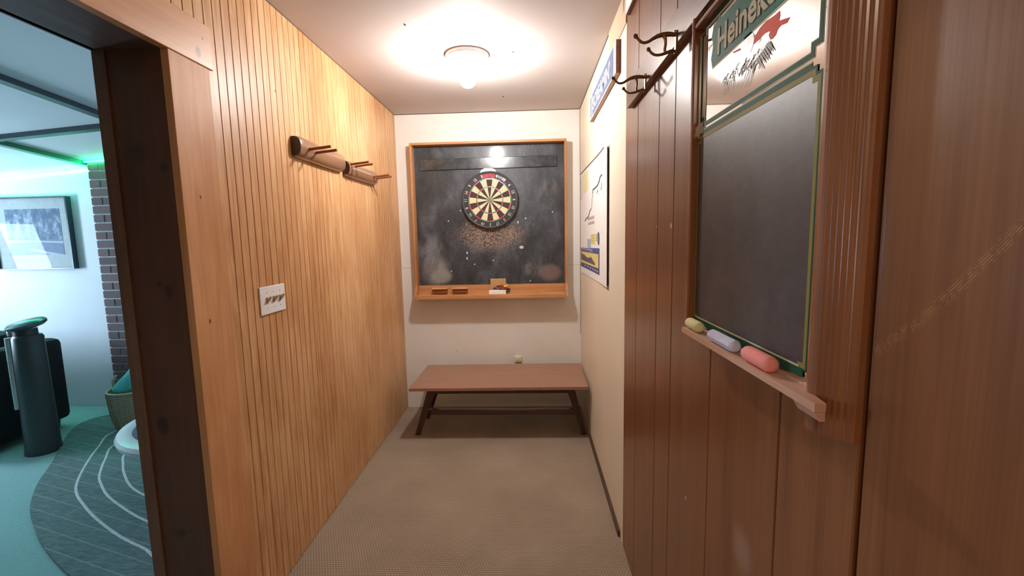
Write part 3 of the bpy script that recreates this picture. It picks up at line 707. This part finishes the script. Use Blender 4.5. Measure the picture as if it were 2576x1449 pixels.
# lettering band
def g2(q): p = at(0, GX, *q); return (p.y, p.z)
cy_ = .840
band = [(cy_-.150, 1.770), (cy_-.159, 1.790), (cy_-.150, 1.812), (cy_-.158, 1.832), (cy_-.150, 1.850), (cy_+.150, 1.850), (cy_+.158, 1.832), (cy_+.150, 1.812), (cy_+.159, 1.790), (cy_+.150, 1.770)]
MB().prism([(cy_+(y-cy_)*1.02, 1.81+(z-1.81)*1.09) for y, z in band], fg(.0001), 0, .0004).build('band_outline', M['gold'], mi)
MB().prism(band, fg(.0006), 0, .0004).build('green_band', M['green2'], mi)
text_mb('Heineken', .068, (GX-.0014, cy_, 1.785), (0, -1, 0), (0, 0, 1), (-1, 0, 0), .0004, .0034, 'CENTER', .98).build('lettering_outline', M['darkline'], mi)
text_mb('Heineken', .068, (GX-.0020, cy_, 1.785), (0, -1, 0), (0, 0, 1), (-1, 0, 0), .0004, .0018, 'CENTER', .98).build('lettering', M['tan'], mi)
MB().prism([g2(q) for q in ((1800, 62), (1812, 35), (1818, 44), (1806, 60))], fg(.0001), 0, .0005).build('banner_tip', M['green'], mi)
# red ribbon
def poly(px, off, mat, name, th=.0004): return MB().prism([g2(q) for q in px], fg(off), 0, th).build(name, mat, mi)
poly([(1897, 112), (1899, 92), (1912, 70), (1928, 52), (1944, 42), (1952, 36), (1962, 27), (1963, 38), (1960, 52), (1975, 47), (1988, 43), (1980, 58), (1966, 64), (1958, 72), (1952, 88), (1944, 98), (1938, 100), (1934, 88), (1938, 78), (1925, 84), (1912, 96), (1904, 104)], .0001, M['red'], 'red_ribbon')
poly([(1843, 131), (1862, 121), (1864, 126), (1846, 134)], .0001, M['red'], 'red_ribbon')
# hop cone and barley, etched grey
poly([(1868, 130), (1872, 100), (1876, 84), (1886, 76), (1896, 82), (1898, 98), (1894, 118), (1888, 132), (1878, 136)], .0001, M['greyl'], 'hop_cone')
SK = [0]
m = MB()
def stroke(q0, q1, w0, w1=0.0):
    a, b = g2(q0), g2(q1); d = Vector((b[0]-a[0], b[1]-a[1])); nn = Vector((-d.y, d.x)).normalized()
    P = [(a[0]+nn.x*w0, a[1]+nn.y*w0), (b[0]+nn.x*w1, b[1]+nn.y*w1), (b[0]-nn.x*w1, b[1]-nn.y*w1), (a[0]-nn.x*w0, a[1]-nn.y*w0)]
    if w1 < 1e-5: P = [P[0], P[1], P[3]]
    SK[0] += 1; m.prism(P, fg(.0006+SK[0]*1.2e-5), 0, .00001)
rs = random.Random(3)
for i in range(46):
    s = i/45; cx = 1945-118*s+rs.uniform(-5, 5); cyy = 112+78*s**.9+rs.uniform(-6, 8)
    L = rs.uniform(18, 34); an = math.radians(rs.uniform(100, 150)-25*s)
    stroke((cx, cyy), (cx+L*math.cos(an), cyy+L*math.sin(an)), .0022, .0008)
for i in range(13):
    s = i/12; stroke((1905-85*s+rs.uniform(-3, 3), 160+34*s), (1893-88*s*.75-8, 212+26*s+rs.uniform(-8, 6)), .0015, .0004)
for i in range(8): stroke((1900+i*5, 140-i*5), (1918+i*4.5, 178-i*8+rs.uniform(-6, 6)), .0026, .0008)
m.build('barley_print', M['grey'], mi)
m = MB()
for i in range(22):
    s = i/21; cx = 1925-95*s+rs.uniform(-8, 8); cyy = 118+74*s+rs.uniform(-10, 8); stroke((cx, cyy), (cx-9, cyy+16), .0026, .001)
m.build('barley_highlight', M['greyl'], mi)

# sill under the mirror
si = MB(); si.prism([(.553, .352), (1.032, .347), (1.032, .4060), (.603, .4060), (.603, .373), (.553, .366)], lambda u, v, d: Vector((v, u, d)), 1.203, 1.214)
si.build('sill', M['sill'], mi)
MB().prism([(.352, 1.203), (.366, 1.203), (.366, 1.190), (.360, 1.190)], lambda u, v, d: Vector((u, d, v)), .554, .60).build('sill_end', M['sill'], mi)

# chalk sticks
def chalk(y0, y1, x, r, lab, c, nm, hexa=False):
    p = [(0, 0), (r*.6, .001), (r*.92, .005), (r, .012), (r, (y0-y1)-.012), (r*.92, (y0-y1)-.005), (r*.6, (y0-y1)-.001), (0, y0-y1)]
    m = MB().lathe((x, y0, 1.214+r), p, 8 if hexa else 20, (0, -1, 0)); m.build('chalk_stick', plain(nm, c, .85, 0, .05, 80), smooth=True, label=lab, cat='chalk')
chalk(1.030, .958, .3625, .0118, 'short fat yellow chalk at the far end of the mirror sill', (.84, .82, .42), 'yellow_chalk')
chalk(.902, .790, .3625, .0118, 'pale lavender chalk stick in the middle of the mirror sill', (.68, .69, .88), 'lavender_chalk', True)
chalk(.757, .672, .3635, .0128, 'coral pink chalk stick nearest the camera on the mirror sill', (.98, .33, .30), 'pink_chalk')

# ------------------------------------------------------------------ far room
def fz(x, y): return 2.10+.07*(x+3.75)-.08*(y-3.72)
FX0, FX1, FY0, FY1 = -5.6, XF, -1.05, 3.72
m = MB(); c4 = [(FX0, FY0), (FX1, FY0), (FX1, FY1), (FX0, FY1)]
a = [m.bm.verts.new((x, y, fz(x, y))) for x, y in c4]; b = [m.bm.verts.new((x, y, fz(x, y)+.08)) for x, y in c4]
m.bm.faces.new(a); m.bm.faces.new(b)
for i in range(4): m.bm.faces.new((a[i], a[(i+1) % 4], b[(i+1) % 4], b[i]))
fc = struct(m, 'ceiling.001', M['farceil'])
def beam(x0, y0, x1, y1, w_=.028, h_=.03):
    p, q = Vector((x0, y0, fz(x0, y0)-h_/2)), Vector((x1, y1, fz(x1, y1)-h_/2)); d = (q-p).normalized(); s = d.cross(Vector((0, 0, 1))).normalized()
    MB().obox((p+q)/2, d, s, s.cross(d), (q-p).length/2, w_, h_/2).build('beam', M['beam'], fc)
for x in (-1.66, -2.665, -3.655, -4.65): beam(x, FY0, x, FY1)
for y in (2.97, 1.75, .55): beam(FX0, y, FX1, y)
quadstruct('wall_far', M['farwall'], FX0, XF, FY1, FY1+.1, 0, 2.6)
quadstruct('wall_far_left', M['farwall'], FX0-.1, FX0, FY0, FY1, 0, 2.6)
quadstruct('wall_far_front', plain('unseen_wall_dark_brown', (.16, .11, .08), .5), FX0, XF, FY0-.1, FY0, 0, 2.7)  # unseen wall, coloured dark to keep bounced light off the furniture
quadstruct('wall_far_right', M['farwall'], XF, XF+.004, 1.36, FY1, 0, 2.6)
quadstruct('wall_far_right.001', M['farwall'], XF, XF+.004, FY0, .22, 0, 2.6)
struct(MB().box(XF, XF+.004, .22, 1.36, ZH+.02, 2.6), 'wall_far_right.002', M['farwall'])
win = thing('window_1', (FX0, 2.66, .85), kind='structure')
MB().box(FX0, FX0+.04, 2.27, 2.34, .85, 2.0).box(FX0, FX0+.04, 2.98, 3.05, .85, 2.0).box(FX0, FX0+.04, 2.34, 2.98, .85, .91).box(FX0, FX0+.04, 2.34, 2.98, 1.94, 2.0).build('window_frame', M['farceil'], win)
# brick column
bc = thing('brick_column', (-3.30, 3.60, 0), 'red-brown brick column beside the framed picture in the far room', 'column')
CXa, CYa = -3.600, 3.60
MB().box(CXa+.006, -3.0, CYa+.006, FY1, 0, 2.12).build('mortar', plain('grey_mortar', (.42, .42, .43), .9, 0, .1, 50), bc)
n = NT('brown_brick'); inf = n.n('ShaderNodeObjectInfo'); v = n.noise(n.pos(), 40, 4)
n.col(n.mix(n.math('MULTIPLY', v, .5), n.ramp(inf.outputs['Random'], [(0, (.14, .085, .085)), (.5, (.20, .125, .12)), (1, (.16, .12, .12))]), (.12, .07, .06))); n.bump(v, .4, .003); M['brick'] = n.done(.85)
def brickmesh(L):
    m = MB().box(0, L, 0, .10, 0, .058, .002); me = bpy.data.meshes.new('brick'); bmesh.ops.recalc_face_normals(m.bm, faces=m.bm.faces); m.bm.to_mesh(me); m.bm.free(); me.materials.append(M['brick']); return me
BF, BH = brickmesh(.190), brickmesh(.090)
for r in range(30):
    x = CXa; z = .004+r*.0702; seq = [BH, BF, BF] if r % 2 else [BF, BF, BF]
    for me in seq:
        L = .090 if me is BH else .190
        if x+L > -2.99: break
        o = bpy.data.objects.new('brick', me); COL.objects.link(o); o.parent = bc
        o.location = Vector((x, CYa+random.uniform(-.001, .001), z))-bc.location; x += L+.010
# green light strip along the top of the wall
ls = thing('light_strip', (-4.3, FY1, 2.03), 'thin glowing green light strip along the top of the far room wall', 'light strip')
gm = emit('green_led', (.02, .95, .60), 80.0); m = MB()
m.tube([(x, FY1-.012, fz(x, FY1)-.040) for x in (-5.5, -4.6, CXa-.01)], .006, 6); m.build('strip', gm, ls)
m = MB(); m.tube([(x, CYa-.012, fz(x, CYa)-.015) for x in (CXa-.01, -3.3, -3.0)], .006, 6); m.build('strip', emit('green_led_column', (.01, 1.0, .25), 42.0), ls)

# framed picture
pf = thing('framed_picture', (-4.23, FY1, 1.23), 'large framed snowy forest photograph with white mat beside the brick column', 'picture')
PA, PB, PZ0, PZ1 = -4.585, -3.905, 1.235, 1.848
fr = plain('dark_teal_frame', (.03, .045, .06), .3)
for nm, bx in (('frame_side', (PB-.012, PB, PZ0, PZ1)), ('frame_side', (PA, PA+.012, PZ0, PZ1)), ('frame_rail', (PA+.012, PB-.012, PZ0, PZ0+.010)), ('frame_rail', (PA+.012, PB-.012, PZ1-.010, PZ1))):
    MB().box(bx[0], bx[1], FY1-.045, FY1, bx[2], bx[3]).build(nm, fr, pf)
MB().box(PA+.012, PB-.012, FY1-.030, FY1-.005, PZ0+.010, PZ1-.010).build('mat_board', plain('white_mat', (.80, .80, .80), .5), pf)
n = NT('snowy_forest_print'); v = n.noise(n.pos((1, 1, .55)), 24, 5, .7); n.col(n.ramp(v, [(.38, (.10, .15, .28)), (.5, (.22, .30, .45)), (.62, (.62, .70, .78))])); MF = n.done(.5)
IA, IB, IZ0, IZ1 = -4.475, -3.985, 1.357, 1.748
MB().box(IA, IB, FY1-.0315, FY1-.030, IZ0+.13, IZ1).build('forest_image', MF, pf)
MB().box(IA, IB, FY1-.0315, FY1-.030, IZ0, IZ0+.13).build('field_image', plain('slate_blue_field', (.25, .32, .50), .5), pf)
sn = plain('snow_print', (.72, .80, .85), .5)
MB().prism([(IA, IZ0+.13), (IB, IZ0+.115), (IB, IZ0+.095), (IA+.2, IZ0+.115), (IA, IZ0+.10)], fxz, FY1-.0316, FY1-.0322).build('snow_band', sn, pf)
MB().prism([(IA+.18, IZ0+.06), (IB, IZ0+.0), (IB-.12, IZ0), (IA+.18, IZ0+.045)], fxz, FY1-.0316, FY1-.0322).build('snow_band', sn, pf)
MB().box(PA+.012, PB-.012, FY1-.036, FY1-.034, PZ0+.010, PZ1-.010)
n = NT('picture_glass'); n.b.inputs['Transmission Weight'].default_value = 1; n.b.inputs['IOR'].default_value = 1.12; n.col((1, 1, 1)); GL = n.done(.02)
MB().box(PA+.012, PB-.012, FY1-.0385, FY1-.0375, PZ0+.010, PZ1-.010).build('glass', GL, pf)

# rug with pale arcs (oval, flat on the floor)
ctr = Vector((-2.15, 2.75))
def closed(pts, n_=8):
    P = [Vector(p) for p in pts]; out = []; N = len(P)
    for i in range(N):
        a, b, c_, d = P[i-1], P[i], P[(i+1) % N], P[(i+2) % N]
        for k in range(n_):
            t = k/n_; out.append(.5*((2*b)+(-a+c_)*t+(2*a-5*b+4*c_-d)*t*t+(-a+3*b-3*c_+d)*t**3))
    return out
r1 = [(-3.62, 3.26), (-3.17, 2.67), (-2.99, 2.43), (-2.76, 2.19), (-2.55, 2.03), (-2.33, 1.88), (-2.0, 1.70), (-1.65, 1.58), (-1.40, 1.72), (-1.31, 2.2), (-1.32, 2.9), (-1.55, 3.4), (-2.2, 3.56), (-3.0, 3.56), (-3.50, 3.52)]
r2 = [(-3.20, 3.14), (-3.07, 2.89), (-2.92, 2.66), (-2.76, 2.45), (-2.64, 2.33), (-2.5, 2.23), (-2.31, 2.11), (-2.05, 1.97), (-1.84, 1.88), (-1.62, 1.80), (-1.46, 2.1), (-1.46, 2.8), (-1.7, 3.2), (-2.3, 3.35), (-3.0, 3.34)]
r3 = [(-2.99, 2.94), (-2.85, 2.72), (-2.69, 2.52), (-2.58, 2.42), (-2.42, 2.3), (-2.19, 2.17), (-2.0, 2.08), (-1.72, 1.98), (-1.62, 2.3), (-1.65, 2.8), (-1.9, 3.1), (-2.4, 3.16), (-2.85, 3.12)]
r4 = [(-2.79, 2.83), (-2.65, 2.64), (-2.48, 2.48), (-2.33, 2.37), (-2.14, 2.28), (-1.88, 2.20), (-1.80, 2.45), (-1.9, 2.8), (-2.2, 2.98), (-2.6, 2.97)]
r5 = [(-2.52, 2.74), (-2.36, 2.58), (-2.18, 2.50), (-2.02, 2.46), (-2.0, 2.62), (-2.15, 2.78), (-2.4, 2.84)]
n = NT('braided_grey_rug'); mp = n.pos((3, 12, 1)); v = n.noise(mp, 6, 5, .65, .6)
bl = n.n('ShaderNodeTexBrick'); mp2 = n.n('ShaderNodeMapping'); mp2.inputs['Rotation'].default_value = (0, 0, .30)
n.l(n.n('ShaderNodeNewGeometry').outputs['Position'], mp2.inputs[0]); n.l(mp2.outputs[0], bl.inputs['Vector'])
bl.inputs['Scale'].default_value = 1; bl.inputs['Brick Width'].default_value = 3; bl.inputs['Row Height'].default_value = .085; bl.inputs['Mortar Size'].default_value = .0028
bl.inputs['Color1'].default_value = (0, 0, 0, 1); bl.inputs['Color2'].default_value = (0, 0, 0, 1); bl.inputs['Mortar'].default_value = (1, 1, 1, 1)
c = n.ramp(v, [(.33, (.085, .125, .12)), (.66, (.18, .235, .23))])
n.col(n.mix(n.math('MULTIPLY', bl.outputs['Color'], .35), c, (.45, .5, .5))); n.bump(v, .6, .004); M['rug'] = n.done(.95)
rug = thing('oval_rug', (ctr.x, ctr.y, 0), 'dark grey oval rug with white curved stripes on the pale far room carpet', 'rug')
MB().prism([tuple(p) for p in closed(r1)], lambda u, v, d: Vector((u, v, d)), 0, .012).build('rug_body', M['rug'], rug)
for rr in (r2, r3, r4, r5):
    MB().tube([(p.x, p.y, .0112) for p in closed(rr)], .0080, 6, True, .35, Vector((0, 0, 1))).build('stripe', plain('white_braid', (.62, .62, .62), .9, 0, .15, 60), rug)

# round glass-topped table
rt = thing('round_table', (-1.915, 2.528, .014), 'low round table with thick white rim and glass top standing on the rug', 'table')
TC = Vector((-1.915, 2.528, 0))
MB().lathe(TC, [(.39, .400), (.435, .404), (.456, .396), (.466, .378), (.460, .354), (.435, .345), (.39, .350), (.39, .400)], 64).build('rim', plain('white_lacquer', (.80, .80, .80), .25, 0, .02), rt, smooth=True)
MB().lathe(TC, [(0, .380), (.10, .379), (.28, .376), (.37, .384), (.402, .396), (.402, .388), (.37, .376), (.28, .368), (0, .370)], 64).build('glass_top', plain('blue_grey_glass', (.30, .38, .46), .08, .5), rt, smooth=True)
MB().lathe(TC, [(0, .369), (.12, .366), (.06, .34), (.035, .25), (.035, .10), (.08, .045), (.22, .028), (.235, .014), (0, .014)], 40).build('pedestal', M['steel'], rt, smooth=True)

# wicker basket with teal cloth
bk_ = thing('wicker_basket', (-3.105, 3.26, .015), 'pale wicker basket with upright handle standing behind the rug', 'basket')
BCt = Vector((-3.105, 3.26, .015))
n = NT('pale_wicker'); wv = n.n('ShaderNodeTexWave'); wv.bands_direction = 'Z'; wv.inputs['Scale'].default_value = 22; wv.inputs['Distortion'].default_value = 1
n.l(n.pos(), wv.inputs['Vector']); n.col(n.ramp(wv.outputs[0], [(.2, (.30, .25, .15)), (.8, (.58, .52, .36))])); n.bump(wv.outputs[0], .6, .006); M['wick'] = n.done(.8)
MB().lathe(BCt, [(0, 0), (.125, 0), (.150, .12), (.160, .25), (.165, .30), (.155, .30), (.150, .24), (.14, .12), (.115, .012), (0, .012)], 32).build('body', M['wick'], bk_, smooth=True)
for k in range(16):
    t = 2*PI*k/16; MB().tube([BCt+Vector((math.cos(t)*r, math.sin(t)*r, z)) for r, z in ((.128, .003), (.153, .12), (.164, .25), (.168, .298))], .006, 5).build('stake', M['wick'], bk_)
MB().tube([BCt+Vector((math.cos(t*PI/12)*.163, math.sin(t*PI/12)*.163, .302)) for t in range(24)], .010, 6, True).build('rim', M['wick'], bk_, smooth=True)
MB().tube([BCt+Vector((-.163, 0, .30)), BCt+Vector((-.168, 0, .36)), BCt+Vector((-.160, .03, .40))], .009, 6).build('handle', M['wick'], bk_, smooth=True)
m = MB(); N1, N2 = 22, 14; gr_ = []
for i in range(N1):
    u = i/(N1-1); row = []
    for j in range(N2):
        v_ = j/(N2-1); an = PI*(.95-1.05*u)
        rr_ = .13*(1-v_)+.018*math.sin(9*u+4*v_)*(1-v_); zz_ = .30+.36*v_**.8*(.45+.55*math.sin(min(1, u*1.15)*PI*.62))
        row.append(m.bm.verts.new(BCt+Vector((rr_*math.cos(an)+.085*v_, rr_*math.sin(-an)*.8-.02*v_, zz_+.006*math.sin(13*u)))))
    gr_.append(row)
for i in range(N1-1):
    for j in range(N2-1): m.bm.faces.new((gr_[i][j], gr_[i+1][j], gr_[i+1][j+1], gr_[i][j+1]))
o = m.build('throw_blanket', plain('teal_fleece', (.10, .52, .50), .95, 0, .1, 20), smooth=True, label='teal throw blanket heaped up in the wicker basket', cat='blanket')
sd = o.modifiers.new('thick', 'SOLIDIFY'); sd.thickness = .012; sb = o.modifiers.new('soft', 'SUBSURF'); sb.levels = 1; sb.render_levels = 1

# dark armchair and grey tower in front of it
so = thing('armchair', (-4.3, 3.05, 0), 'black armchair with two upright cushions seen beside the grey tower', 'armchair')
dkf = plain('black_upholstery', (.010, .008, .010), .85, 0, .3, 60)
def cushion(x0, x1, y0, y1, z0, z1, bev, name, lean=0):
    m = MB(); m.box(x0, x1, y0, y1, z0, z1, bev)
    for v in m.bm.verts: v.co.y += lean*(v.co.z-z0)
    return m.build(name, dkf, so, smooth=True)
cushion(-4.95, -3.855, 2.66, 3.26, .03, .40, .05, 'seat')
cushion(-3.850, -3.715, 2.76, 3.34, .06, .715, .045, 'arm')
cushion(-4.95, -4.02, 3.14, 3.34, .38, .775, .04, 'backrest', .03)
for x, y in ((-4.9, 2.85), (-3.78, 2.82), (-4.9, 3.2), (-3.78, 3.26)):
    MB().lathe((x, y, 0), [(0, 0), (.02, 0), (.028, .08), (.028, .12), (0, .12)], 10).build('foot', M['black'], so)
tw = thing('cylinder_tower', (-3.44, 2.87, 0), 'tall grey cylindrical tower with a tilted cap in front of the black armchair', 'tower')
gt = plain('charcoal_grey_metal', (.055, .065, .065), .42, .2)
TX, TY = -3.445, 2.87
ptsT = [(0, 0), (.096, 0), (.096, .02), (.092, .05), (.088, .30), (.083, .60), (.080, .815), (.07, .832), (0, .835)]
MB().lathe((TX, TY, 0), ptsT, 40).build('body', gt, tw, smooth=True)
m = MB(); m.lathe((TX-.01, TY, .83), [(0, -.01), (.062, -.01), (.060, .045), (0, .05)], 24); m.build('neck', gt, tw, smooth=True)
m = MB(); m.lathe((TX+.004, TY, .905), [(0, -.022), (.088, -.020), (.104, -.008), (.104, .008), (.09, .020), (.04, .028), (0, .03)], 40, (-.10, -.22, 1)); m.build('cap', plain('teal_grey_cap', (.07, .11, .11), .25, .3), tw, smooth=True)
MB().lathe((TX-.082, TY-.02, .865), [(0, -.035), (.026, -.035), (.028, .02), (.02, .032), (0, .034)], 16).build('cap_hinge', M['steel'], tw, smooth=True)
MB().tube([(TX-.086, TY-.045, .82), (TX-.076, TY-.056, .56), (TX-.060, TY-.070, .33)], [.020, .019, .017], 12).build('chrome_tube', plain('pale_chrome', (.62, .68, .68), .25, .6), tw, smooth=True)

# small nail heads on the white end wall
nm_ = plain('nail_head', (.12, .08, .06), .5, .5)
for q in ((1150, 883), (1294, 801), (1294, 890)):
    p = at(1, D, *q); MB().lathe(p, [(0, .002), (.003, .0015), (.0035, 0)], 8, (0, -1, 0)).build('nail', nm_, wb)
